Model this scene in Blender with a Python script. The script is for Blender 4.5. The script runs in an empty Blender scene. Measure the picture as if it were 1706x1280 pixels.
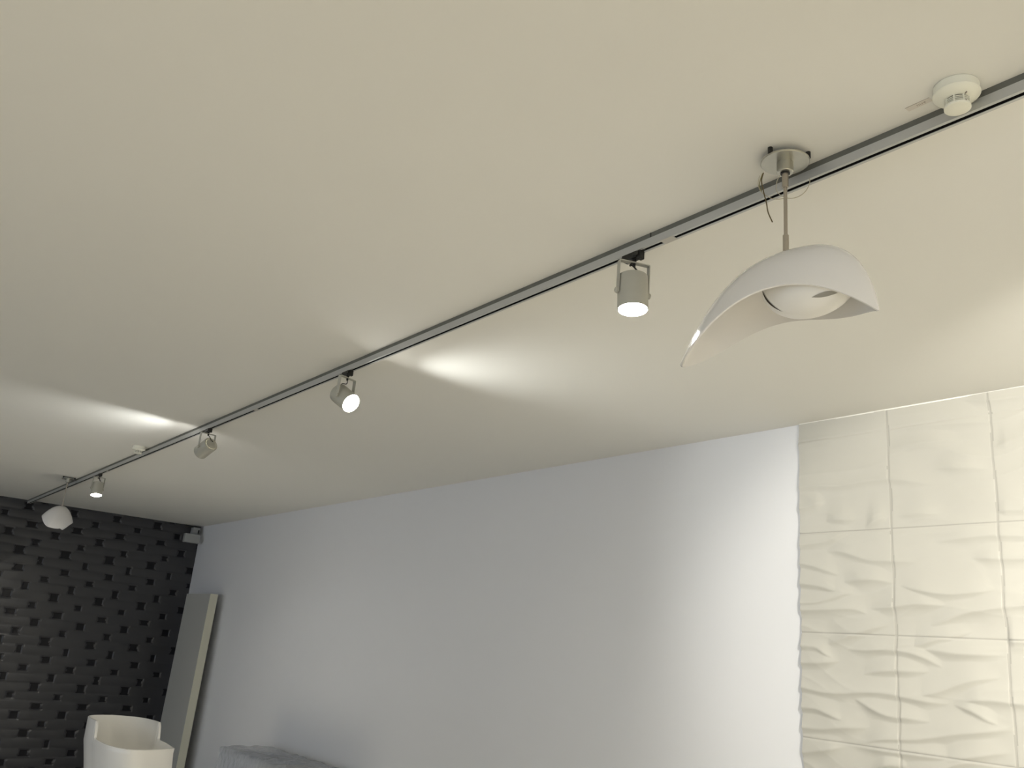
import bpy, bmesh, math, random
import numpy as np
from mathutils import Vector, Matrix

C = bpy.context.scene.collection
S = bpy.context.scene
PI = math.pi
rad = math.radians

# ------------------------------------------------------------ camera, world, lights, exposure
CAM = ((0.7833568551341265, -0.24661383319563895, -0.5705555667863778),
       (-0.6158703293304282, -0.183904852012095, -0.7660827258572271),
       (0.08399866049408881, 0.9515043997181323, -0.2959452691837391))
cam_data = bpy.data.cameras.new('camera')
cam = bpy.data.objects.new('camera', cam_data)
C.objects.link(cam)
mw = Matrix(CAM).to_4x4()
mw.translation = Vector((0, 0, 1.5))
cam.matrix_world = mw
cam_data.sensor_fit = 'HORIZONTAL'
cam_data.sensor_width = 36.0
cam_data.lens = 1456.238 / 1706 * 36.0
cam_data.clip_start = 0.02
S.camera = cam

S.view_settings.view_transform = 'Standard'
S.view_settings.look = 'None'
S.view_settings.gamma = 1.0
S.view_settings.use_curve_mapping = False
S.view_settings.exposure = 1.95

world = bpy.data.worlds.new('daylight')
S.world = world
world.use_nodes = True
bg = world.node_tree.nodes['Background']
bg.inputs[0].default_value = (0.80, 0.88, 1.0, 1)      # added cool ambient light, let in through the sides left open
bg.inputs[1].default_value = 0.295

BEAM_COL = (1.0, 0.955, 0.86)
SPILL_COL = (0.98, 1.0, 0.97)
BEAM_W = 75.0
SPILL_W = 2.6

def lamp(name, kind, loc, energy, col, parent=None, **kw):
    d = bpy.data.lights.new(name, kind)
    d.energy = energy
    d.color = col
    for k, v in kw.items():
        setattr(d, k, v)
    o = bpy.data.objects.new(name, d)
    C.objects.link(o)
    o.location = loc
    if parent:
        o.parent = parent
    return o

# two added warm fill lights without fittings, unseen behind and left of the camera
lamp('warm_fill', 'AREA', (0.3, -2.2, 2.55), 40, (1.0, 0.885, 0.65), shape='DISK', size=0.5)
lamp('warm_fill', 'AREA', (-2.6, 0.8, 2.55), 10, (1.0, 0.885, 0.65), shape='DISK', size=0.5)

# ------------------------------------------------------------ helpers
def mat(name, col, rough=0.5, metal=0.0, emit=0.0, spec=0.5, coat=0.0, noise=None, bump=None, trans=0.0, alpha=1.0, ior=1.45):
    m = bpy.data.materials.new(name)
    m.use_nodes = True
    nt = m.node_tree
    b = nt.nodes['Principled BSDF']
    b.inputs['Base Color'].default_value = (*col, 1)
    b.inputs['Roughness'].default_value = rough
    b.inputs['Metallic'].default_value = metal
    b.inputs['Specular IOR Level'].default_value = spec
    b.inputs['Coat Weight'].default_value = coat
    b.inputs['Coat Roughness'].default_value = 0.05
    b.inputs['Transmission Weight'].default_value = trans
    b.inputs['Alpha'].default_value = alpha
    b.inputs['IOR'].default_value = ior
    if emit:
        b.inputs['Emission Color'].default_value = (1.0, 0.98, 0.94, 1)
        b.inputs['Emission Strength'].default_value = emit
    tc = nt.nodes.new('ShaderNodeTexCoord')
    if noise:
        sc, amt = noise
        n = nt.nodes.new('ShaderNodeTexNoise')
        n.inputs['Scale'].default_value = sc
        n.inputs['Detail'].default_value = 5
        nt.links.new(tc.outputs['Object'], n.inputs['Vector'])
        mx = nt.nodes.new('ShaderNodeMix')
        mx.data_type = 'RGBA'
        mx.inputs['A'].default_value = (*[max(0, c * (1 - amt)) for c in col], 1)
        mx.inputs['B'].default_value = (*[min(1, c * (1 + amt)) for c in col], 1)
        nt.links.new(n.outputs['Fac'], mx.inputs['Factor'])
        nt.links.new(mx.outputs['Result'], b.inputs['Base Color'])
    if bump:
        sc, st, dist = bump
        n = nt.nodes.new('ShaderNodeTexNoise')
        n.inputs['Scale'].default_value = sc
        n.inputs['Detail'].default_value = 4
        nt.links.new(tc.outputs['Object'], n.inputs['Vector'])
        bp = nt.nodes.new('ShaderNodeBump')
        bp.inputs['Strength'].default_value = st
        bp.inputs['Distance'].default_value = dist
        nt.links.new(n.outputs['Fac'], bp.inputs['Height'])
        nt.links.new(bp.outputs['Normal'], b.inputs['Normal'])
    return m

M = dict(
    ceiling=mat('ceiling_paint', (0.80, 0.79, 0.745), 0.9, noise=(1.2, 0.012), bump=(260, 0.12, 0.0006)),
    white=mat('wall_paint', (0.77, 0.775, 0.79), 0.9, noise=(1.0, 0.012), bump=(220, 0.12, 0.0006)),
    stone=mat('cream_relief_tile', (0.50, 0.487, 0.437), 0.55, noise=(3.0, 0.05)),
    grout=mat('grout', (0.40, 0.388, 0.35), 0.9),
    bead=mat('white_bead', (0.85, 0.84, 0.78), 0.6),
    slate=mat('slate_wave_tile', (0.048, 0.048, 0.052), 0.30, noise=(5.0, 0.10)),
    inset=mat('black_inset', (0.010, 0.010, 0.013), 0.30, spec=0.25),
    floor=mat('floor_tile', (0.54, 0.52, 0.47), 0.35, noise=(2.0, 0.05)),
    track=mat('silver_track', (0.50, 0.505, 0.49), 0.38, metal=0.35),
    base=mat('track_base', (0.135, 0.137, 0.118), 0.6, noise=(25, 0.25)),
    black=mat('black_plastic', (0.012, 0.012, 0.010), 0.45),
    slot=mat('slot_shade', (0.003, 0.003, 0.003), 0.9, spec=0.05),  # black fill, stands for the shade inside the rail's slot
    joint=mat('joint_cap', (0.50, 0.48, 0.44), 0.5),
    spot=mat('spot_paint', (0.43, 0.42, 0.36), 0.45, metal=0.05),
    led=mat('lit_lens', (1, 1, 1), 0.5, emit=28.0),
    reflector=mat('reflector', (0.9, 0.9, 0.88), 0.25, metal=0.7),
    steel=mat('brushed_steel', (0.50, 0.49, 0.43), 0.32, metal=0.85, noise=(40, 0.08)),
    rod=mat('rod_steel', (0.42, 0.38, 0.32), 0.35, metal=0.75),
    gloss=mat('gloss_white', (0.72, 0.71, 0.70), 0.12, coat=0.4),
    bowl=mat('bowl_white', (0.80, 0.79, 0.76), 0.35),
    dark=mat('gap_shade_screw', (0.03, 0.022, 0.015), 0.7),  # shade of the bowl's gap as a colour; also the small screw
    gap=mat('opening_shade', (0.30, 0.29, 0.26), 0.6),  # shade of the bowl's opening as a grey colour
    plastic=mat('detector_plastic', (0.82, 0.81, 0.70), 0.4),
    vent=mat('vent_grey', (0.16, 0.155, 0.12), 0.6),
    red=mat('wire_brown', (0.10, 0.075, 0.03), 0.5),
    wire=mat('wire_green', (0.20, 0.18, 0.06), 0.5),
    pale=mat('wire_pale', (0.42, 0.38, 0.28), 0.4),
    ceramic=mat('white_ceramic', (0.80, 0.79, 0.76), 0.22, coat=0.2),
    board=mat('board_laminate', (0.50, 0.50, 0.47), 0.5),
    edge=mat('edge_lit_tone', (0.62, 0.61, 0.50), 0.5),  # light falling on the board's edge is put into this paler tone
    box=mat('box_plastic', (0.38, 0.39, 0.38), 0.5),
    tape=mat('tape', (0.70, 0.66, 0.60), 0.7),
    ink=mat('ink', (0.30, 0.26, 0.22), 0.8),
    card=mat('carton', (0.34, 0.335, 0.31), 0.8, noise=(8, 0.12)),
    cardblue=mat('carton_blue', (0.27, 0.31, 0.40), 0.7, noise=(14, 0.15)),
    wood=mat('pallet_wood', (0.36, 0.27, 0.17), 0.8, noise=(10, 0.2)),
    film=mat('stretch_film', (0.58, 0.60, 0.64), 0.14, alpha=0.55, bump=(18, 0.7, 0.02)),
    strap=mat('strap_black', (0.04, 0.04, 0.035), 0.6),
)

def tag(o, label=None, cat=None, group=None, kind=None):
    if label: o['label'] = label
    if cat: o['category'] = cat
    if group: o['group'] = group
    if kind: o['kind'] = kind
    return o

def empty(name, loc=(0, 0, 0), label=None, cat=None, group=None):
    o = bpy.data.objects.new(name, None)
    C.objects.link(o)
    o.location = loc
    o.empty_display_size = 0.05
    return tag(o, label, cat, group)

def mesh_obj(name, verts, faces, m, parent=None, smooth=False, loc=None):
    me = bpy.data.meshes.new(name)
    me.from_pydata([tuple(v) for v in verts], [], faces)
    me.update()
    ms = m if isinstance(m, (list, tuple)) else [m]
    for k in ms:
        me.materials.append(k)
    if smooth:
        me.polygons.foreach_set('use_smooth', [True] * len(me.polygons))
    o = bpy.data.objects.new(name, me)
    C.objects.link(o)
    if loc: o.location = loc
    if parent: o.parent = parent
    return o

def bm_obj(name, bm, m, parent=None, smooth=False, loc=None, mod=None, autos=None):
    bmesh.ops.recalc_face_normals(bm, faces=bm.faces)
    me = bpy.data.meshes.new(name)
    if smooth:
        for f in bm.faces:
            f.smooth = True
        ang = rad(autos or 35)
        for e in bm.edges:
            if len(e.link_faces) == 2 and e.calc_face_angle(0) > ang:
                e.smooth = False
    bm.to_mesh(me)
    bm.free()
    me.materials.append(m)
    o = bpy.data.objects.new(name, me)
    C.objects.link(o)
    if loc: o.location = loc
    if parent: o.parent = parent
    return o

def box(bm, x0, x1, y0, y1, z0, z1, bev=0.0, mtx=None):
    r = bmesh.ops.create_cube(bm, size=1.0)
    vs = r['verts']
    for v in vs:
        v.co = Vector(((x0 + x1) / 2 + v.co.x * (x1 - x0), (y0 + y1) / 2 + v.co.y * (y1 - y0), (z0 + z1) / 2 + v.co.z * (z1 - z0)))
    if bev:
        es = list({e for v in vs for e in v.link_edges})
        rr = bmesh.ops.bevel(bm, geom=es, offset=bev, segments=2, affect='EDGES', profile=0.5)
        vs = list({v for f in rr['faces'] for v in f.verts} | {v for v in vs if v.is_valid})
    if mtx is not None:
        for v in vs: v.co = mtx @ v.co
    return vs

def lathe(bm, prof, n=48, mtx=None, cap0=True, cap1=True):
    """prof: list of (r, z); axis +z"""
    rings = []
    for r, z in prof:
        rings.append([bm.verts.new(Vector((r * math.cos(2 * PI * k / n), r * math.sin(2 * PI * k / n), z))) for k in range(n)])
    for a, b in zip(rings, rings[1:]):
        for k in range(n):
            bm.faces.new((a[k], a[(k + 1) % n], b[(k + 1) % n], b[k]))
    if cap0: bm.faces.new(rings[0][::-1])
    if cap1: bm.faces.new(rings[-1])
    if mtx is not None:
        for rg in rings:
            for v in rg: v.co = mtx @ v.co

def catmull(pts, per=8, closed=False):
    P = [Vector(p) for p in pts]
    out = []
    n = len(P)
    rng = range(n) if closed else range(n - 1)
    for i in rng:
        if closed:
            a, b, c, d = P[(i - 1) % n], P[i], P[(i + 1) % n], P[(i + 2) % n]
        else:
            a, b, c, d = P[max(i - 1, 0)], P[i], P[i + 1], P[min(i + 2, n - 1)]
        for k in range(per):
            t = k / per
            out.append(0.5 * ((2 * b) + (c - a) * t + (2 * a - 5 * b + 4 * c - d) * t * t + (3 * b - a - 3 * c + d) * t ** 3))
    if not closed: out.append(P[-1])
    return out

def tube(bm, pts, r, n=10, per=8, smooth=True):
    path = catmull(pts, per) if smooth else [Vector(p) for p in pts]
    prev = None
    up = Vector((0.13, 0.21, 0.97)).normalized()
    for i, p in enumerate(path):
        t = (path[min(i + 1, len(path) - 1)] - path[max(i - 1, 0)]).normalized()
        s = t.cross(up)
        if s.length < 1e-3: s = t.cross(Vector((1, 0, 0)))
        s.normalize()
        u = s.cross(t).normalized()
        up = u
        ring = [bm.verts.new(p + r * (math.cos(2 * PI * k / n) * s + math.sin(2 * PI * k / n) * u)) for k in range(n)]
        if prev:
            for k in range(n):
                bm.faces.new((prev[k], prev[(k + 1) % n], ring[(k + 1) % n], ring[k]))
        else:
            bm.faces.new(ring[::-1])
        prev = ring
    bm.faces.new(prev)

def axis_matrix(origin, zdir, xdir):
    z = Vector(zdir).normalized()
    x = Vector(xdir)
    x = (x - z * x.dot(z)).normalized()
    y = z.cross(x)
    m = Matrix((x, y, z)).transposed().to_4x4()
    m.translation = Vector(origin)
    return m

def copy_tree(o, parent=None):
    c = o.copy()
    C.objects.link(c)
    c.parent = parent
    for ch in list(o.children):
        copy_tree(ch, c)
    return c

# ------------------------------------------------------------ the room
ZC = 2.75            # ceiling height (the camera sits at 1.5)
ZF = -0.35           # floor level
XR = 3.756           # right-hand wall
YB = 11.4875         # far dark wall
XL, YF = -7.0, -5.0

def slab(name, x0, x1, y0, y1, z0, z1, m):
    bm = bmesh.new()
    box(bm, x0, x1, y0, y1, z0, z1)
    return tag(bm_obj(name, bm, m), kind='structure')

slab('floor', XL, XR + 0.2, YF, YB + 0.2, ZF - 0.1, ZF, M['floor'])
slab('ceiling', XL, XR + 0.2, YF, YB + 0.2, ZC, ZC + 0.12, M['ceiling'])
slab('wall_right', XR + 0.006, XR + 0.2, YF, YB + 0.006, ZF, ZC, M['white'])
slab('wall_front', 0.0, XR, YF - 0.15, YF, ZF, ZC, M['white'])

# smooth value noise
def vnoise(x, y, seed):
    rs = np.random.RandomState(seed)
    T = rs.rand(256, 256)
    xi = np.floor(x).astype(int); yi = np.floor(y).astype(int)
    fx = x - xi; fy = y - yi
    fx = fx * fx * (3 - 2 * fx); fy = fy * fy * (3 - 2 * fy)
    a = T[xi % 256, yi % 256]; b = T[(xi + 1) % 256, yi % 256]
    c = T[xi % 256, (yi + 1) % 256]; d = T[(xi + 1) % 256, (yi + 1) % 256]
    return (a * (1 - fx) + b * fx) * (1 - fy) + (c * (1 - fx) + d * fx) * fy

def grid_mesh(name, P, mats, midx=None, smooth=True):
    """P: (n, m, 3) array"""
    n, m_ = P.shape[:2]
    me = bpy.data.meshes.new(name)
    i = np.arange(n * m_).reshape(n, m_)
    q = np.stack([i[:-1, :-1], i[1:, :-1], i[1:, 1:], i[:-1, 1:]], -1).reshape(-1, 4)
    me.vertices.add(n * m_)
    me.vertices.foreach_set('co', P.reshape(-1).astype(np.float32))
    me.loops.add(q.size)
    me.loops.foreach_set('vertex_index', q.reshape(-1).astype(np.int32))
    me.polygons.add(len(q))
    me.polygons.foreach_set('loop_start', (np.arange(len(q)) * 4).astype(np.int32))
    me.polygons.foreach_set('use_smooth', np.full(len(q), smooth))
    for k in mats: me.materials.append(k)
    if midx is not None:
        me.polygons.foreach_set('material_index', midx.reshape(-1).astype(np.int32))
    me.update(calc_edges=True)
    me.validate()
    o = bpy.data.objects.new(name, me)
    C.objects.link(o)
    return o

# --- far wall: wavy slate tiles with small black insets on a stepped lattice
ROWOFF = [0.272, 0.050, 0.346, 0.131, 0.439, 0.280, 0.036, 0.325, 0.118, 0.433]
SIZES = [(.075, .062), (.060, .040), (.085, .040), (.070, .055), (.060, .042), (.085, .060), (.045, .058), (.075, .045), (.070, .040), (.055, .060)]
cell = 0.0985 / 9
nx = int(6.0 / cell); nz = int((ZC - ZF) / cell) + 1
xs = XR + 0.006 - np.arange(nx + 1) * cell
zs = np.minimum(ZF + np.arange(nz + 1) * cell, ZC)
XX, ZZ = np.meshgrid(xs, zs, indexing='ij')
ztop = ZC - ZZ
rowf = (ztop - 0.068) / 0.0985 + 0.5
row = np.floor(rowf).astype(int)
rf = rowf - row                                   # 0..1 in the strip
rm = row % 10
off = np.array(ROWOFF)[rm]
hw = np.array([s[0] for s in SIZES])[rm] / 2 * 1.32
hh = np.minimum(np.array([s[1] for s in SIZES])[rm] * 1.3 + 0.016, 0.092) / 2 / 0.0985
xc = XX + 0.006 * np.sin(row * 2.1)
lx = (xc - off + 0.246) % 0.492 - 0.246
ly = rf - 0.5 + 0.12 * (vnoise(XX * 0 + np.floor((xc - off) / 0.492 + .5) * 1.7 + 40, row * 1.3 + 20.0, 5) - .5)
pinch = 1 - 0.30 * np.cos(np.clip(ly / np.maximum(hh, .01), -1, 1) * PI / 2)
inset = (np.abs(lx) < hw * pinch * 1.22) & (np.abs(ly) < hh)
wav = vnoise(XX * 2.2 + row * 7.3, row * 3.1 + 0.0 * XX, 11)
depth = 0.0022 * (1 - np.abs(2 * rf - 1 + 0.9 * (wav - .5)) ** 2) + 0.003 * vnoise(XX * 5 + row * 3.3, ZZ * 12, 12)
depth = np.where(inset, -0.006, depth)
P = np.stack([XX, YB + 0.004 - depth, ZZ], -1)
fi = (inset[:-1, :-1] & inset[1:, :-1] & inset[1:, 1:] & inset[:-1, 1:]).astype(int)
wall_back = grid_mesh('wall_back', P, [M['slate'], M['inset']], fi, smooth=True)
wall_back.modifiers.new('edges', 'EDGE_SPLIT').split_angle = rad(38)
tag(wall_back, kind='structure')
slab('wall_back.001', XL, XR + 0.2, YB + 0.03, YB + 0.2, ZF, ZC, M['slate'])

# --- right-hand relief tiles, nearer part of the right wall
RIDGES = [[(2.533,2.639),(2.436,2.642),(2.35,2.641)],[(2.074,2.562),(1.978,2.564),(1.864,2.563),(1.729,2.549)],[(1.73,2.733),(1.614,2.71),(1.481,2.703)],[(2.537,2.422),(2.407,2.413),(2.324,2.402),(2.243,2.416),(2.096,2.419),(1.986,2.398),(1.882,2.37)],[(2.53,2.316),(2.426,2.338)],[(2.412,2.24),(2.362,2.248),(2.265,2.238)],[(2.204,2.205),(2.173,2.224),(2.104,2.241)],[(2.542,2.134),(2.414,2.143),(2.331,2.176),(2.251,2.189)],[(1.89,2.122),(1.797,2.129),(1.694,2.136),(1.626,2.136),(1.53,2.128)],[(2.432,2.096),(2.35,2.1),(2.287,2.08),(2.195,2.049),(2.062,2.043),(1.964,2.036)],[(2.543,2.044),(2.484,2.031),(2.401,2.005),(2.345,1.985)],[(2.338,1.954),(2.244,1.964),(2.168,1.963),(2.081,1.947)],[(2.545,1.948),(2.469,1.94),(2.387,1.919),(2.324,1.9)],[(2.541,1.857),(2.47,1.861),(2.372,1.883),(2.324,1.9),(2.262,1.903)],[(2.081,1.947),(2.011,1.924),(1.903,1.904),(1.825,1.898),(1.723,1.908),(1.62,1.919)],[(2.218,1.836),(2.086,1.844),(2.001,1.858),(1.906,1.857),(1.828,1.847)],[(1.972,1.756),(1.911,1.773),(1.844,1.8),(1.779,1.823),(1.704,1.839),(1.552,1.856)],[(2.547,1.825),(2.422,1.829),(2.31,1.835),(2.249,1.829),(2.176,1.79)],[(2.066,1.669),(1.983,1.686),(1.915,1.71),(1.836,1.729),(1.734,1.753)],[(2.442,1.665),(2.346,1.697),(2.268,1.727),(2.177,1.756),(2.09,1.768)],[(2.324,1.657),(2.226,1.655),(2.138,1.663),(2.053,1.659),(1.985,1.648),(1.92,1.62),(1.864,1.589)],[(2.55,1.661),(2.475,1.657),(2.427,1.629),(2.38,1.607)],[(2.546,1.584),(2.46,1.589),(2.364,1.601)],[(2.275,1.54),(2.214,1.561),(2.127,1.575),(2.03,1.578),(1.923,1.583)],[(2.011,1.672),(1.918,1.67),(1.84,1.661),(1.729,1.661),(1.622,1.666)],[(2.548,1.476),(2.463,1.459),(2.353,1.462),(2.232,1.478),(2.146,1.483),(2.076,1.475),(1.995,1.465),(1.904,1.459),(1.854,1.462)],[(2.076,1.472),(1.994,1.483),(1.902,1.505),(1.823,1.542),(1.748,1.565),(1.629,1.582)],[(1.841,1.459),(1.778,1.484),(1.706,1.49),(1.591,1.486)],[(2.33,1.464),(2.264,1.437),(2.178,1.4),(2.122,1.387),(2.04,1.39),(1.96,1.383),(1.909,1.391)],[(2.549,1.384),(2.481,1.387),(2.402,1.365),(2.312,1.333)],[(2.551,1.299),(2.451,1.301),(2.358,1.318),(2.209,1.334)],[(2.285,1.252),(2.211,1.284),(2.126,1.3),(2.017,1.307),(1.912,1.334),(1.811,1.357),(1.75,1.365),(1.691,1.38),(1.622,1.391)],[(2.549,1.191),(2.438,1.216),(2.345,1.239)],[(1.854,1.462),(1.781,1.445),(1.712,1.412),(1.666,1.396)],[(2.3,1.248),(2.142,1.246),(2.007,1.251),(1.867,1.252),(1.818,1.257)],[(1.971,1.207),(1.893,1.239),(1.818,1.263),(1.697,1.295),(1.64,1.308)],[(2.216,1.175),(2.131,1.196),(2.05,1.202)],[(1.738,2.049),(1.64,2.04),(1.537,2.037)],[(1.617,1.725),(1.564,1.721)],[(1.604,2.507),(1.554,2.52),(1.496,2.532)],[(2.007,2.561),(1.906,2.565),(1.782,2.552)],[(1.871,2.445),(1.737,2.43),(1.636,2.412)],[(1.625,2.235),(1.521,2.233)],[(2.086,2.646),(1.859,2.638),(1.621,2.618)],[(2.052,2.245),(1.952,2.248),(1.856,2.241)]]
YT = 2.556
dy = 0.0045
ys = np.concatenate([YT - np.arange(int((YT - 1.2) / dy)) * dy, np.linspace(1.2, -4.9, 120)])
zs = np.concatenate([np.linspace(ZF, 1.05, 100)[:-1], np.arange(1.05, ZC - 0.004, 0.0042), [ZC - 0.004]])
YY, ZZ = np.meshgrid(ys, zs, indexing='ij')
warp = (vnoise(YY * 3 + 9, ZZ * 3, 3) - .5)
Hh = np.zeros_like(YY)
rl = [list(r) for r in RIDGES]
rng = random.Random(8)
for k in range(70):                       # ridges outside the framed part
    y0 = rng.uniform(-4.8, 2.4); z0 = rng.uniform(0.03, 2.7)
    if y0 > 1.5 and z0 > 1.18: continue
    L = rng.uniform(0.2, 0.6); s = rng.uniform(-0.09, 0.09); c = rng.uniform(-0.03, 0.03)
    rl.append([(y0 - L * t, z0 + s * t + c * math.sin(PI * t * 2)) for t in (0, .2, .4, .6, .8, 1)])
for r in rl:
    r = sorted(r)
    ry = np.array([p[0] for p in r]); rz = np.array([p[1] for p in r])
    if len(ry) < 2: continue
    fine = np.linspace(ry[0], ry[-1], 40)
    fz = np.interp(fine, ry, rz)
    k = np.ones(7) / 7
    fz = np.convolve(np.pad(fz, 3, mode='edge'), k, 'valid')
    z_i = np.interp(YY, fine, fz)
    tp = min(0.17, 0.42 * (ry[-1] - ry[0]) + 0.02)
    w = np.minimum(np.clip((YY - ry[0] + 0.02) / tp, 0, 1), np.clip((ry[-1] - YY + 0.02) / tp, 0, 1))
    left_open = ry[-1] > 2.5
    right_open = ry[0] < 1.6
    if left_open: w = np.clip((YY - ry[0] + 0.02) / tp, 0, 1)
    if right_open: w = np.clip((ry[-1] - YY + 0.02) / tp, 0, 1) * np.clip((YY - ry[0] + 0.25) / 0.2, 0, 1)
    w = w * w * (3 - 2 * w)
    zmean = rz.mean()
    strength = 0.0125 * (1.0 if zmean < 2.0 else 0.75)
    s = ZZ - z_i
    wd = 0.35 + 0.65 * w
    prof = np.where(s > 0, np.exp(-(np.abs(s) / (0.058 * wd)) ** 1.15), np.exp(-(np.abs(s) / (0.020 * wd)) ** 1.3))
    Hh = np.maximum(Hh, strength * w * prof) + 0.12 * strength * w * prof
dn = vnoise(YY * 2.6 + 3.1, ZZ * 13 + 2.2 * vnoise(YY * 3.1, ZZ * 2.0, 15) + 7, 16)
Hh += 0.0045 * (1 - np.abs(2 * dn - 1) ** 0.8)
Hh += 0.0035 * warp + 0.0012 * vnoise(YY * 22, ZZ * 30, 4)
grv = np.zeros_like(YY, bool)
TZ = [2.6525, 2.187, 1.7215, 1.256, 0.79, 0.325, -0.14]
TY = [2.083, 1.6225, 1.157, 0.6915, 0.226, -0.24, -0.705, -1.17, -1.64, -2.1, -2.57]
gd = np.zeros_like(YY)
for z in TZ: gd = np.maximum(gd, np.exp(-((ZZ - z) / 0.0032) ** 2))
gh = gd > 0.85
for k, y in enumerate(TY):
    gd = np.maximum(gd, np.exp(-((YY - y - 0.002 * np.sin(ZZ * 21)) / 0.0034) ** 2))
# each column of tiles sits at a slightly different depth
colk = np.zeros_like(YY)
for y in TY: colk += (YY < y)
Hh += 0.0012 * np.sin(colk * 2.3 + 1)
Hh = Hh * (1 - 0.25 * gd) - 0.0016 * gd
P = np.stack([XR - 0.004 - Hh, YY, ZZ], -1)
seam = (gd > 0.45) & (~(gd > 2)) & ((np.min([np.abs(YY - y - 0.002 * np.sin(ZZ * 21)) for y in TY], axis=0) < 0.0058) | gh)
fi = (seam[:-1, :-1] | seam[1:, :-1]).astype(int)
tiles = grid_mesh('wall_right.001', P, [M['stone'], M['grout']], fi)
tag(tiles, kind='structure')
# end face of the tile cladding, where it stands proud of the plaster
edge = P[0]
vs, fs = [], []
for p in edge:
    vs.append(p); vs.append((XR + 0.012, p[1], p[2]))
for k in range(len(edge) - 1):
    fs.append((2 * k, 2 * k + 1, 2 * k + 3, 2 * k + 2))
tag(mesh_obj('trim_2', vs, fs, M['grout']), kind='structure')
bm = bmesh.new()
box(bm, XR - 0.009, XR + 0.01, -4.9, YT + 0.002, ZC - 0.0055, ZC)
tag(bm_obj('trim_1', bm, M['bead']), kind='structure')

# ------------------------------------------------------------ track
XT0, XT1 = 1.7195, 1.7480        # near and far side of the rail
XS = 1.7335                      # centre of its slot
Y0T, Y1T = -3.2, 11.478
tr = empty('lighting_track', (XS, 4.0, ZC), 'long silver-grey electrified track running along the ceiling to the dark wall', 'lighting track')
def tpart(name, boxes, m):
    bm = bmesh.new()
    for b in boxes:
        box(bm, b[0] - XS, b[1] - XS, b[2] - 4.0, b[3] - 4.0, b[4], b[5])
    return bm_obj(name, bm, m, tr)
tpart('rail_body', [(XT0, XT0 + 0.0085, Y0T, Y1T, -0.0400, -0.0158), (XT1 - 0.0085, XT1, Y0T, Y1T, -0.0400, -0.0158),
                    (XT0 + 0.0085, XT1 - 0.0085, Y0T, Y1T, -0.0220, -0.0158)], M['track'])
tag(tpart('backing_strip', [(XT0 + 0.0006, XT1 - 0.0006, Y0T, Y1T, -0.0158, 0.0)], M['base']), 'dull dark grey upper band against the ceiling')
tag(tpart('slot', [(XT0 + 0.0085, XT1 - 0.0085, Y0T, Y1T, -0.0388, -0.0220)], M['slot']), 'flush black fill painted as the shade of the open slot along the underside')
for yj in (1.617, 4.735, 7.975):
    j = tpart('joint_cover', [(XT0 + 0.0008, XT1 - 0.0008, yj - 0.024, yj + 0.024, -0.0408, -0.0384)], M['joint'])
    tag(j, 'pale joint cover closing the slot')
tpart('joint_seam', [(XT0 - 0.0002, XT0 + 0.001, 1.676, 1.680, -0.0158, 0.0)], M['black'])

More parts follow.
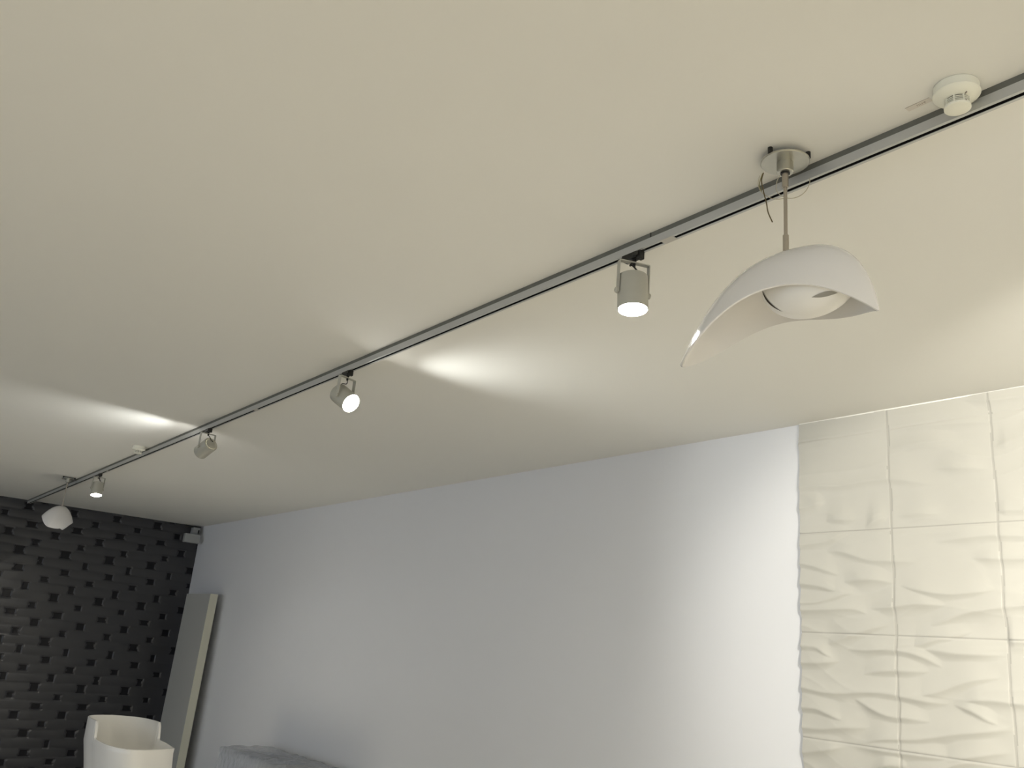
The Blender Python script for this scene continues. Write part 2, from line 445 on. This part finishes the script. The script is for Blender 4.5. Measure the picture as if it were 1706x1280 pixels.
# ------------------------------------------------------------ track spotlights
def spotlight(y, z, az, el, yoke_az, label, beam=1.0, spill=1.0, cable=0, cone=58, blend=0.9, sp_az=None, sp_el=None, sp_cone=150, sp_blend=0.2):
    root = empty('track_spotlight', (XS, y, ZC - 0.04), label, 'spotlight', 'spotlights along the ceiling track')
    O = Vector((XS, y, ZC - 0.04))
    d = Vector((math.cos(rad(az)) * math.cos(rad(el)), math.sin(rad(az)) * math.cos(rad(el)), -math.sin(rad(el))))
    ya = Vector((math.cos(rad(yoke_az)), math.sin(rad(yoke_az)), 0))
    pc = Vector((0, 0, z - O.z))            # pivot, relative to root
    # adapter
    bm = bmesh.new()
    box(bm, -0.0135, 0.0135, -0.020, 0.042, -0.019, 0.004, 0.002)
    box(bm, -0.0100, 0.0100, -0.034, -0.018, -0.026, 0.002, 0.002)
    box(bm, -0.0040, 0.0040, -0.045, 0.050, 0.0005, 0.009)
    box(bm, -0.0160, -0.0120, -0.030, -0.006, -0.016, -0.004, 0.001)
    bm_obj('adapter', bm, M['black'], root)
    # stem
    bm = bmesh.new()
    yt = -0.0285                         # underside of the yoke's bridge relative to root
    lathe(bm, [(0.0075, -0.019), (0.0075, -0.0245), (0.0050, -0.026), (0.0050, -0.043)], 20)
    bm_obj('stem', bm, M['black'], root, True)
    # yoke
    W = 0.0515
    t = 0.0016
    zt = -0.0300
    bw = 0.0085
    nrm = Vector((0, 0, 1)).cross(ya)
    prof = []
    lo = pc.z - 0.008
    for s_, zz in ((-1, lo), (-1, zt - 0.004)):
        prof.append((-W, zz))
    prof += [(-W + 0.0012, zt - 0.0012), (-W + 0.004, zt), (W - 0.004, zt), (W - 0.0012, zt - 0.0012), (W, zt - 0.004), (W, lo)]
    inner = []
    for u_, zz in prof:
        inner.append((u_ - (2 * t if u_ > 0 else -2 * t) * (1 if abs(u_) > W - 0.003 else 0), zz - (2 * t if zz > zt - 0.002 else 0)))
    bm = bmesh.new()
    R4 = []
    for (a, b), (c, e) in zip(prof, inner):
        R4.append([bm.verts.new(ya * a + Vector((0, 0, b)) + nrm * bw), bm.verts.new(ya * a + Vector((0, 0, b)) - nrm * bw),
                   bm.verts.new(ya * c + Vector((0, 0, e)) - nrm * bw), bm.verts.new(ya * c + Vector((0, 0, e)) + nrm * bw)])
    for A_, B_ in zip(R4, R4[1:]):
        for k in range(4):
            bm.faces.new((A_[k], A_[(k + 1) % 4], B_[(k + 1) % 4], B_[k]))
    bm.faces.new(R4[0][::-1]); bm.faces.new(R4[-1])
    bm_obj('yoke', bm, M['spot'], root)
    for s_ in (-1, 1):
        bm = bmesh.new()
        lathe(bm, [(0.0085, 0.0), (0.0092, 0.002), (0.0092, 0.0055), (0.007, 0.0075)], 24,
              axis_matrix(pc + ya * s_ * (W - 0.0008), ya * s_, (0, 0, 1)))
        bm_obj('pivot_knob', bm, M['spot'], root, True)
    # head: an open can, its back plate, reflector and lit lens
    mt = axis_matrix(pc, d, ya)
    R_, L_ = 0.0465, 0.114
    bm = bmesh.new()
    lathe(bm, [(R_ - 0.010, -L_ / 2 + 0.0005), (R_ - 0.004, -L_ / 2), (R_ - 0.0008, -L_ / 2 + 0.0022), (R_, -L_ / 2 + 0.006), (R_, L_ / 2 - 0.0015), (R_ - 0.0006, L_ / 2),
               (R_ - 0.0022, L_ / 2), (R_ - 0.0028, L_ / 2 - 0.002), (R_ - 0.0028, L_ / 2 - 0.030)], 64, mt, cap0=False, cap1=False)
    head = bm_obj('lamp_head', bm, M['spot'], root, True)
    bm = bmesh.new()
    lathe(bm, [(R_ - 0.0040, -L_ / 2 + 0.0040), (R_ - 0.0104, -L_ / 2 + 0.0030), (R_ - 0.0118, -L_ / 2 - 0.0006), (R_ - 0.014, -L_ / 2 - 0.0014), (0.010, -L_ / 2 - 0.0022)], 48, mt, cap0=False)
    bm_obj('back_plate', bm, M['spot'], head, True)
    bm = bmesh.new()
    uy = 1 if mt.col[1][2] >= 0 else -1
    sc = mt @ Vector((0.010, 0.022 * uy, -L_ / 2 - 0.0040))
    lathe(bm, [(0.0042, 0), (0.0042, 0.004)], 16, axis_matrix(sc, d, ya))
    bm_obj('cable_gland', bm, M['black'], head, True)
    bm = bmesh.new()
    lathe(bm, [(R_ - 0.0030, L_ / 2 - 0.0100), (0.001, L_ / 2 - 0.0075)], 48, mt, cap0=False, cap1=True)
    tag(bm_obj('lens', bm, M['led'], head, True), 'glowing white lens')
    # cables from the stem into the back
    uy = 1 if mt.col[1][2] >= 0 else -1
    bk = mt @ Vector((0.010, 0.022 * uy, -L_ / 2 - 0.003))
    bm = bmesh.new()
    st = Vector((0, 0, -0.040))
    if cable == 0 and el > 60:
        tube(bm, [st + Vector((0,0,0.014)), st - ya * 0.010 + Vector((0,0,0.004)), st - ya * 0.013 - Vector((0,0,0.003)), st - ya * 0.004 - Vector((0,0,0.001)), bk], 0.0024)
        tube(bm, [st + Vector((0,0,0.012)), st + ya * 0.004 + nrm * 0.006, bk + ya * 0.004], 0.0022)
    elif cable == 0:
        mid = (st + bk) / 2
        tube(bm, [st, mid + nrm * -0.012 + ya * -0.010, bk + Vector((0, 0, 0.006)) - ya * 0.012, bk], 0.0021)
        tube(bm, [st, mid + nrm * 0.006 + ya * 0.006, bk], 0.0021)
    else:
        q = mt @ Vector((0.0, -0.020, -L_ / 2 - 0.012))
        tube(bm, [st, st + Vector((0, 0, -0.020)), (st + bk) * 0.5 - d * 0.020 - Vector((0, 0, 0.006)), bk - d * 0.018, bk - d * 0.012 - Vector((0, 0, 0.008)), bk], 0.0020)
    bm_obj('cable', bm, M['black'], root, True)
    # its beam, and an added spill light that can aim off the head's axis
    rot = d.to_track_quat('-Z', 'Y')
    fr = pc + d * (L_ / 2 - 0.0065)
    a = lamp('beam_light', 'SPOT', fr, BEAM_W * beam, BEAM_COL, root, spot_size=rad(cone), spot_blend=blend, shadow_soft_size=0.012)
    a.rotation_mode = 'QUATERNION'; a.rotation_quaternion = rot
    sp = pc + d * (L_ / 2 - 0.0195 + 0.013)
    b = lamp('added_spill', 'SPOT', sp, SPILL_W * spill, SPILL_COL, root, spot_size=rad(sp_cone), spot_blend=sp_blend, shadow_soft_size=0.007)
    sa, se = rad(az if sp_az is None else sp_az), rad(el if sp_el is None else sp_el)
    d2 = Vector((math.cos(sa) * math.cos(se), math.sin(sa) * math.cos(se), -math.sin(se)))
    b.rotation_mode = 'QUATERNION'; b.rotation_quaternion = d2.to_track_quat('-Z', 'Y')
    return root

spotlight(1.757, 2.579, -110, 84, -20, 'lit grey can spotlight pointing straight down beside the white curved pendant', beam=1.9, spill=0.6)
spotlight(3.622, 2.580, -71.9, 32.5, 19, 'brightest lit spotlight with its round glowing lens turned towards the room', beam=1.0, spill=6.6, cable=1, sp_az=-42, sp_el=10, sp_cone=92, sp_blend=1.0)  # added spill turned aside from the head to brighten the ceiling
spotlight(5.493, 2.584, 104.5, 24.8, 10, 'grey spotlight turned away towards the dark wall, showing its back plate', beam=0.8, spill=4.2, sp_az=140, sp_el=6, sp_cone=98, sp_blend=1.0)  # here too the extra spill is swung sideways for the ceiling patch
spotlight(8.206, 2.576, -85, 77, 12, 'smallest lit spotlight pointing down next to the far pendant', beam=3.2, spill=0.6)
# more of the same row, out of the frame, turned to the relief tiles
spotlight(-0.05, 2.580, 30.5, 16.5, -59.5, 'grey can spotlight aimed at the cream relief tiles, before the first detector', beam=1.42, spill=0.15, cone=63, blend=0.42)
spotlight(-1.70, 2.580, 24, 22, -66, 'grey can spotlight aimed at the relief tiles, nearest the shop front', beam=0.15, spill=0.1, cone=62, blend=0.5)

# ------------------------------------------------------------ smoke detectors
def detector(x, y, label, copy_of=None):
    if copy_of:
        r = copy_tree(copy_of)
        r.location = (x, y, ZC)
        r['label'] = label
        return r
    root = empty('smoke_detector', (x, y, ZC), label, 'smoke detector', 'smoke detectors beside the track')
    bm = bmesh.new()
    lathe(bm, [(0.0445, 0.0), (0.0460, -0.002), (0.0455, -0.0165)], 64)
    bm_obj('base_ring', bm, M['plastic'], root, True)
    bm = bmesh.new()
    lathe(bm, [(0.0440, -0.0160), (0.0470, -0.0175), (0.0475, -0.0205), (0.0450, -0.0240), (0.0340, -0.0290), (0.0270, -0.0320), (0.0245, -0.0335)], 64)
    body = bm_obj('housing', bm, M['plastic'], root, True)
    bm = bmesh.new()
    lathe(bm, [(0.0225, -0.0330), (0.0225, -0.0500)], 48)
    bm_obj('sensor_core', bm, M['vent'], root, True)
    bm = bmesh.new()
    for zz in (-0.0370, -0.0410, -0.0450):
        lathe(bm, [(0.0225, zz), (0.0245, zz), (0.0245, zz - 0.0017), (0.0225, zz - 0.0017)], 48)
    for k in range(8):
        a = k * PI / 4 + 0.2
        m4 = Matrix.Rotation(a, 4, 'Z')
        box(bm, 0.0222, 0.0250, -0.0013, 0.0013, -0.0500, -0.0325, mtx=m4)
    bm_obj('vent_ribs', bm, M['plastic'], root)
    bm = bmesh.new()
    lathe(bm, [(0.0245, -0.0485), (0.0268, -0.0500), (0.0265, -0.0545), (0.0240, -0.0560)], 48)
    cap = bm_obj('bottom_cap', bm, M['plastic'], root, True)
    bm = bmesh.new()
    for (a, r0, r1, zz) in ((-2.02, 0.0240, 0.0300, -0.0315),):
        m4 = Matrix.Rotation(a, 4, 'Z')
        box(bm, r0, r1, -0.0012, 0.0012, zz - 0.002, zz + 0.001, mtx=m4)
        box(bm, 0.0236, 0.0272, -0.0010, 0.0010, -0.0508, -0.0485, mtx=m4)
    bm_obj('alignment_mark', bm, M['ink'], root)
    return root
det = detector(1.6705, 0.738, 'round white smoke detector on the ceiling beside the near end of the track')
detector(1.655, 6.785, 'small brightly lit white smoke detector between the two farthest spotlights', det)

# paper label beside the near detector
bm = bmesh.new()
box(bm, -0.0085, 0.0085, -0.028, 0.028, -0.0006, 0.0, 0)
lab = bm_obj('ceiling_label', bm, M['tape'], loc=(1.6735, 0.822, ZC))
lab.rotation_euler = (0, 0, rad(-1))
tag(lab, 'short pale paper strip with faint marks stuck on the ceiling beside the smoke detector', 'label')
bm = bmesh.new()
box(bm, -0.0085, -0.0078, -0.028, 0.028, -0.0010, -0.0005)
for k, yy in enumerate((0.004, 0.0005, -0.003, -0.007)):
    box(bm, -0.002, 0.004, yy - 0.0005, yy + 0.0005, -0.0010, -0.0005)
box(bm, -0.002, -0.001, -0.016, -0.009, -0.0010, -0.0005)
box(bm, -0.002, 0.005, -0.0128, -0.0118, -0.0010, -0.0005)
bm_obj('print', bm, M['ink'], lab)

# ------------------------------------------------------------ pendants
TL = (1.625, 1.4528, 2.2477); TR = (1.665, 0.9343, 2.2791)
cN = (0.059, -0.0731, -0.016, -0.0167); cF = (0.0946, 0.0579, -0.0051, -0.0786); cR = (0.2080, -0.0400, 0.0300, -0.1150)
def zz_(c, u, g=1.0):
    return TR[2] + (TL[2] - TR[2]) * (u + 1) / 2 + (1 - u * u) ** g * sum(c[k] * u ** k for k in range(4))
def shell_pt(u, v, inner=0.0):
    u = max(-1, min(1, u))
    ax = TR[0] + (TL[0] - TR[0]) * (u + 1) / 2
    y = TR[1] + (TL[1] - TR[1]) * (u + 1) / 2
    w = 0.13 * max(0, 1 - u * u) ** 0.8
    zR = zz_(cR, u, 0.75)
    zs_ = zz_(cN if v < 0 else cF, u)
    return Vector((ax + v * w - PX, y - PY, zR + (zs_ - zR) * abs(v) ** 2.1 - ZC))
PX, PY = 1.6461, 1.1525
def pendant():
    root = empty('pendant_lamp', (PX, PY, ZC), 'large glossy white pendant with folded leaf-shaped shade hanging beside the track', 'pendant lamp', 'folded white pendants')
    # canopy
    bm = bmesh.new()
    lathe(bm, [(0.0575, -0.0150), (0.0590, -0.0160), (0.0590, -0.0190), (0.0575, -0.0205)], 64)
    can = bm_obj('canopy', bm, M['steel'], root, True)
    for (x, y) in ((-0.0560, 0.0030), (0.0240, -0.0500), (0.0330, 0.0450)):
        bm = bmesh.new()
        lathe(bm, [(0.0060, 0.0), (0.0060, -0.0160)], 20)
        bm_obj('spacer', bm, M['black'], can, True, loc=(x, y, 0))
    bm = bmesh.new()
    lathe(bm, [(0.0200, -0.0200), (0.0200, -0.0460), (0.0185, -0.0480)], 48)
    hub = bm_obj('hub', bm, M['steel'], root, True)
    bm = bmesh.new()
    lathe(bm, [(0.0115, -0.0480), (0.0115, -0.0510)], 24)
    bm_obj('grip_nut', bm, M['black'], hub, True)
    bm = bmesh.new()
    lathe(bm, [(0.0078, -0.0480), (0.0078, -0.0880), (0.0070, -0.0890)], 24)
    bm_obj('upper_sleeve', bm, M['rod'], root, True)
    bm = bmesh.new()
    lathe(bm, [(0.0046, -0.088), (0.0046, -0.222)], 20)
    bm_obj('rod', bm, M['rod'], root, True)
    bm = bmesh.new()
    lathe(bm, [(0.0060, -0.2200), (0.0072, -0.2210), (0.0072, -0.2700)], 24)
    sl = bm_obj('lower_sleeve', bm, M['rod'], root, True)
    bm = bmesh.new()
    lathe(bm, [(0.0016, 0.0), (0.0016, -0.0012)], 12, axis_matrix((-0.0042, -0.0057, -0.236), (-0.59, -0.81, 0), (0, 0, 1)))
    bm_obj('screw', bm, M['dark'], sl)
    # loose wires
    T = Vector((0.573, -0.819, 0)); D = Vector((0.819, 0.573, 0))
    def w(px, py, dep=0.0):
        return T * (0.00140 * (px - 1308)) + D * dep + Vector((0, 0, -0.0012 - 0.00168 * (py - 260)))
    bm = bmesh.new()
    tube(bm, [w(1271, 292, -.02), w(1268, 305, -.02), w(1271, 322, -.02), w(1276, 342, -.02), w(1279, 358, -.02), w(1286, 374, -.02)], 0.0015)
    tag(bm_obj('loose_wire', bm, M['red'], root, True), 'dark brown loose wire hanging from the canopy')
    bm = bmesh.new()
    tube(bm, [w(1270, 292, -.018), w(1266, 302, -.018), w(1264, 312, -.018), w(1268, 322, -.018)], 0.0012)
    tag(bm_obj('loose_wire', bm, M['wire'], root, True), 'short yellow-green wire')
    bm = bmesh.new()
    tube(bm, [w(1265, 296, -.02), w(1262, 310, -.02), w(1268, 324, -.02), w(1283, 333, -.015), w(1296, 334, -.01), w(1306, 330, 0)], 0.0009)
    tube(bm, [w(1299, 298, -.02), w(1294, 308, -.02), w(1293, 322, -.02), w(1300, 331, -.02), w(1313, 337, -.02), w(1328, 336, -.02), w(1341, 328, -.02), w(1348, 316, -.02), w(1349, 304, -.01)], 0.0009)
    tag(bm_obj('loose_wire', bm, M['pale'], root, True), 'pale thin looped wire')
    # shade
    NU, NV = 96, 48
    us = [math.sin(-PI / 2 + PI * k / NU) for k in range(NU + 1)]
    vs_ = [math.sin(-PI / 2 + PI * k / NV) for k in range(NV + 1)]
    vs_ = [0.6 * v + 0.4 * (-1 + 2 * k / NV) for k, v in enumerate(vs_)]
    bm = bmesh.new()
    g = []
    for i, u in enumerate(us):
        if i in (0, NU):
            p = bm.verts.new(shell_pt(u, 0)); g.append([p] * (NV + 1))
        else:
            g.append([bm.verts.new(shell_pt(u, v)) for v in vs_])
    for a, b in zip(g, g[1:]):
        for k in range(NV):
            f = []
            for v in (a[k], b[k], b[k + 1], a[k + 1]):
                if v not in f: f.append(v)
            if len(f) >= 3: bm.faces.new(f)
    sh = bm_obj('shade', bm, M['gloss'], root, True, autos=80)
    sm = sh.modifiers.new('thickness', 'SOLIDIFY'); sm.thickness = 0.0045; sm.offset = 0
    bv = sh.modifiers.new('round_rim', 'BEVEL'); bv.width = 0.0015; bv.segments = 2; bv.limit_method = 'ANGLE'; bv.angle_limit = rad(50)
    # inner bowl
    cx_, cy_, cz_ = 1.642 - PX, 1.088 - PY, 2.384 - ZC
    rx, ry, rz = 0.083, 0.118, 0.083
    def bp(th, ph, k=1.0):
        s = math.sin(ph)
        p = Vector((cx_ + rx * k * s * math.cos(th), cy_ + ry * k * s * math.sin(th), cz_ - rz * k * math.cos(ph)))
        u = (p.y + PY - TR[1]) / (TL[1] - TR[1]) * 2 - 1
        ax = TR[0] + (TL[0] - TR[0]) * (u + 1) / 2
        v = (p.x + PX - ax) / (0.13 * max(0.01, 1 - u * u) ** 0.8)
        v = max(-0.95, min(0.95, v))
        q = shell_pt(u, v)
        if p.z > q.z - 0.0065: p = Vector((q.x, p.y, q.z - 0.0065))
        return p
    bm = bmesh.new()
    nt_, npz = 64, 24
    pole = bm.verts.new(bp(0, 0)); prev = None
    for j in range(1, npz + 1):
        ph = (PI / 2 * 1.02) * j / npz
        ring = [bm.verts.new(bp(2 * PI * k / nt_, ph)) for k in range(nt_)]
        for k in range(nt_):
            if prev is None: bm.faces.new((pole, ring[k], ring[(k + 1) % nt_]))
            else: bm.faces.new((prev[k], ring[k], ring[(k + 1) % nt_], prev[(k + 1) % nt_]))
        prev = ring
    bowl = bm_obj('inner_bowl', bm, M['bowl'], root, True)
    def patch(fn, name, m, k=1.012):
        bm = bmesh.new(); A = []
        N = 24
        for i in range(N + 1):
            s_ = i / N
            (t0, p0), (t1, p1) = fn(s_)
            A.append([bm.verts.new(bp(t0 + (t1 - t0) * q / 3, p0 + (p1 - p0) * q / 3, k)) for q in range(4)])
        for a, b in zip(A, A[1:]):
            for q in range(3): bm.faces.new((a[q], a[q + 1], b[q + 1], b[q]))
        return bm_obj(name, bm, m, bowl, True)
    # surface patches painted as the shade of a far-left slit and near-right opening
    def slit(s_):
        t = rad(130.5); p = rad(84 - 50 * s_); wd = rad(2.6) * math.sin(PI * s_) + 1e-4
        return (t - wd, p), (t + wd, p)
    def opening(s_):
        t = rad(-151 + 44 * s_); wd = rad(4.2) * math.sin(PI * s_) + 1e-4
        p = rad(40.5 + 7.0 * s_)
        return (t, p - wd), (t, p + wd)
    tag(patch(slit, 'slit_shade', M['dark']), 'dark crescent patch painted as the shade of a gap beside the bowl')
    tag(patch(opening, 'opening', M['gap']), 'grey lens-shaped patch painted as the shade of an opening')
    return root
pen = pendant()
far = copy_tree(pen)
far.location = (1.6461, 9.0438, ZC)
far.rotation_euler = (0, 0, rad(152))
far['label'] = 'small far white pendant with folded shade hanging in front of the dark wall'
for ch in list(far.children):
    if ch.name.startswith('loose_wire') or ch.name.startswith('inner_bowl'):
        for g2 in list(ch.children): bpy.data.objects.remove(g2)
        if ch.name.startswith('loose_wire'): bpy.data.objects.remove(ch)

# ------------------------------------------------------------ white box under the ceiling in the far corner
root = empty('wall_box', (3.60, YB - 0.02, ZC), 'small pale box held on a bracket in the top corner of the dark wall', 'wall box')
bm = bmesh.new()
box(bm, -0.085, 0.105, -0.190, -0.120, -0.235, -0.125, 0.004)
bm_obj('box_body', bm, M['box'], root)
bm = bmesh.new()
box(bm, 0.030, 0.120, -0.10, 0.0, -0.115, -0.030, 0.004)
bm_obj('bracket', bm, M['box'], root)
bm = bmesh.new()
tube(bm, [(-0.06, -0.03, -0.02), (-0.02, -0.06, -0.035), (0.02, -0.07, -0.03), (0.07, -0.09, -0.022), (0.115, -0.07, -0.06), (0.10, -0.10, -0.12)], 0.006)
box(bm, 0.092, 0.108, -0.110, -0.098, -0.105, -0.060)
bm_obj('cable', bm, M['black'], root, True)

# ------------------------------------------------------------ tall leaning board
X0, Y0, Y1, TH, HB = 3.560, 10.20, 11.02, 0.090, 1.886 - ZF
root = empty('tall_board', (X0 + 0.045, 10.61, ZF), 'tall pale grey board leaning upright against the white wall near the dark corner', 'board')
sh_ = 0.038
def lean(v): return Vector((v.x + sh_ * (v.z / HB) - 0.01, v.y, v.z))
bm = bmesh.new()
box(bm, -0.045, 0.043, Y0 + 0.004 - 10.61, Y1 - 10.61, 0.0, HB, 0.003)
for v in bm.verts: v.co = lean(v.co)
bm_obj('panel', bm, M['board'], root)
bm = bmesh.new()
box(bm, -0.0455, 0.0435, Y0 - 10.61, Y0 + 0.004 - 10.61, 0.0, HB, 0.001)
for v in bm.verts: v.co = lean(v.co)
tag(bm_obj('lit_edge', bm, M['edge'], root), 'board edge painted paler and creamier for the light on it')

# ------------------------------------------------------------ white vessel basin
plan = [(1.617, 4.709), (1.585, 4.683), (1.540, 4.660), (1.446, 4.634), (1.372, 4.655), (1.322, 4.760), (1.303, 4.900), (1.300, 5.02), (1.302, 5.15), (1.322, 5.27),
        (1.375, 5.33), (1.46, 5.35), (1.54, 5.31), (1.598, 5.24), (1.626, 5.12), (1.628, 4.99), (1.630, 4.86)]
ZB = 0.0
ring = catmull([(x, y, 0) for x, y in plan] + [(1.617, 4.709, 0)], 8)[:-1]
cxv, cyv = 1.465, 4.98
def sst(a, b, x):
    t = max(0, min(1, (x - a) / (b - a))); return t * t * (3 - 2 * t)
def topz(y, left):
    return 0.920 + (0.082 if not left else 0.082) * sst(4.985, 5.015, y) + 0.006 * sst(4.7, 4.98, y)
root_v = empty('washbasin', (cxv, cyv, ZF), 'white tapering washbasin with a raised stepped back rim in front of the dark wall', 'washbasin')
def ringpts(scale, zf, inset_=0.0):
    out = []
    for p in ring:
        dx, dy_ = p.x - cxv, p.y - cyv
        l = math.hypot(dx, dy_)
        k = scale * (l - inset_) / l
        out.append(Vector((dx * k, dy_ * k, zf(p))))
    return out
loops = []
tz = lambda p: topz(p.y, p.x < cxv)
for h_, s_ in ((ZF, 0.60), (ZF + 0.05, 0.58), (0.05, 0.62), (0.30, 0.70), (0.60, 0.90), (0.80, 0.965)):
    loops.append([v + Vector((min(0.05, 0.13 * (0.92 - h_)), 0, 0)) for v in ringpts(s_, lambda p, h_=h_: h_)])
loops.append(ringpts(0.992, lambda p: 0.895))
loops.append(ringpts(1.0, lambda p: tz(p) - 0.003))
loops.append(ringpts(1.0, lambda p: tz(p), 0.003))
loops.append(ringpts(1.0, lambda p: tz(p), 0.010))
loops.append(ringpts(1.0, lambda p: tz(p) - 0.003, 0.013))
loops.append(ringpts(0.985, lambda p: 0.895, 0.014))
loops.append(ringpts(0.93, lambda p: 0.82, 0.02))
loops.append(ringpts(0.75, lambda p: 0.77, 0.03))
loops.append(ringpts(0.15, lambda p: 0.755, 0.0))
bm = bmesh.new()
LL = [[bm.verts.new(v - Vector((0, 0, ZF))) for v in l] for l in loops]
for a, b in zip(LL, LL[1:]):
    n = len(a)
    for k in range(n):
        bm.faces.new((a[k], a[(k + 1) % n], b[(k + 1) % n], b[k]))
bm.faces.new(LL[0][::-1]); bm.faces.new(LL[-1])
bm_obj('basin_body', bm, M['ceramic'], root_v, True, autos=50)
bm = bmesh.new()
lathe(bm, [(0.030, 0.7575 - ZF), (0.028, 0.760 - ZF), (0.012, 0.7605 - ZF)], 32)
bm_obj('drain', bm, M['steel'], root_v, True)

# ------------------------------------------------------------ film wrapped pallet along the white wall
px0, px1, py0, py1, ph = 3.225, 3.70, 6.60, 8.22, 0.515 - ZF
pcx, pcy = (px0 + px1) / 2, (py0 + py1) / 2
root_p = empty('wrapped_pallet', (pcx, pcy, ZF), 'low pallet load wrapped in crumpled clear film against the white wall', 'pallet load')
hx, hy = (px1 - px0) / 2, (py1 - py0) / 2
bm = bmesh.new()
for k in range(5):
    yy = -hy + 0.05 + k * (2 * hy - 0.10) / 4
    box(bm, -hx, hx, yy - 0.05, yy + 0.05, 0.085, 0.105)
for xx in (-hx + 0.04, 0, hx - 0.04):
    box(bm, xx - 0.04, xx + 0.04, -hy, hy, 0.0, 0.085)
bm_obj('pallet_base', bm, M['wood'], root_p)
rng = random.Random(3)
rows = 4
for k in range(rows):
    ya_ = -hy + 0.015 + k * (2 * hy - 0.03) / rows
    yb_ = ya_ + (2 * hy - 0.03) / rows - 0.012
    bm = bmesh.new()
    box(bm, -hx + 0.012, hx - 0.012, ya_, yb_, 0.106, ph - 0.035 - rng.uniform(0, 0.02), 0.004)
    c = bm_obj('carton', bm, M['cardblue'] if k >= rows - 2 else M['card'], root_p)
# film: a crumpled skin
bm = bmesh.new()
n1, n2 = 20, 48
g = []
def crump(x, y, s):
    return float(vnoise(np.array([x * 9 + 3.3 * s]), np.array([y * 9 + 5.1 * s]), 21)[0] - .5)
outline = []
for i in range(n1): outline.append((-hx + 2 * hx * i / n1, -hy))
for i in range(n2): outline.append((hx, -hy + 2 * hy * i / n2))
for i in range(n1): outline.append((hx - 2 * hx * i / n1, hy))
for i in range(n2): outline.append((-hx, hy - 2 * hy * i / n2))
levels = [0.11, 0.3, 0.5, 0.65, 0.74, ph - 0.06, ph - 0.012]
prev = None
for li, z in enumerate(levels):
    r = []
    for j, (x, y) in enumerate(outline):
        o = 0.012 * crump(x + y, z * 2 + j * 0.03, 1)
        dz = 0.012 * crump(x * 1.5, y * 1.5, 2) if li >= 4 else 0
        sx = 1 + o / hx; sy = 1 + o / hy
        r.append(bm.verts.new((x * sx, y * sy, z + dz)))
    if prev:
        for k in range(len(r)):
            bm.faces.new((prev[k], prev[(k + 1) % len(r)], r[(k + 1) % len(r)], r[k]))
    prev = r
for q in (0.93, 0.75, 0.5, 0.22):
    r = []
    for j, (x, y) in enumerate(outline):
        zz = ph + 0.004 + 0.030 * crump(x * q * 1.6, y * q * 1.6, 3) * (1 if q < .9 else .6)
        r.append(bm.verts.new((x * q, y * q, zz)))
    for k in range(len(r)):
        bm.faces.new((prev[k], prev[(k + 1) % len(r)], r[(k + 1) % len(r)], r[k]))
    prev = r
bm.faces.new(prev)
tag(bm_obj('stretch_film', bm, M['film'], root_p, True, autos=60), 'crumpled clear plastic film')
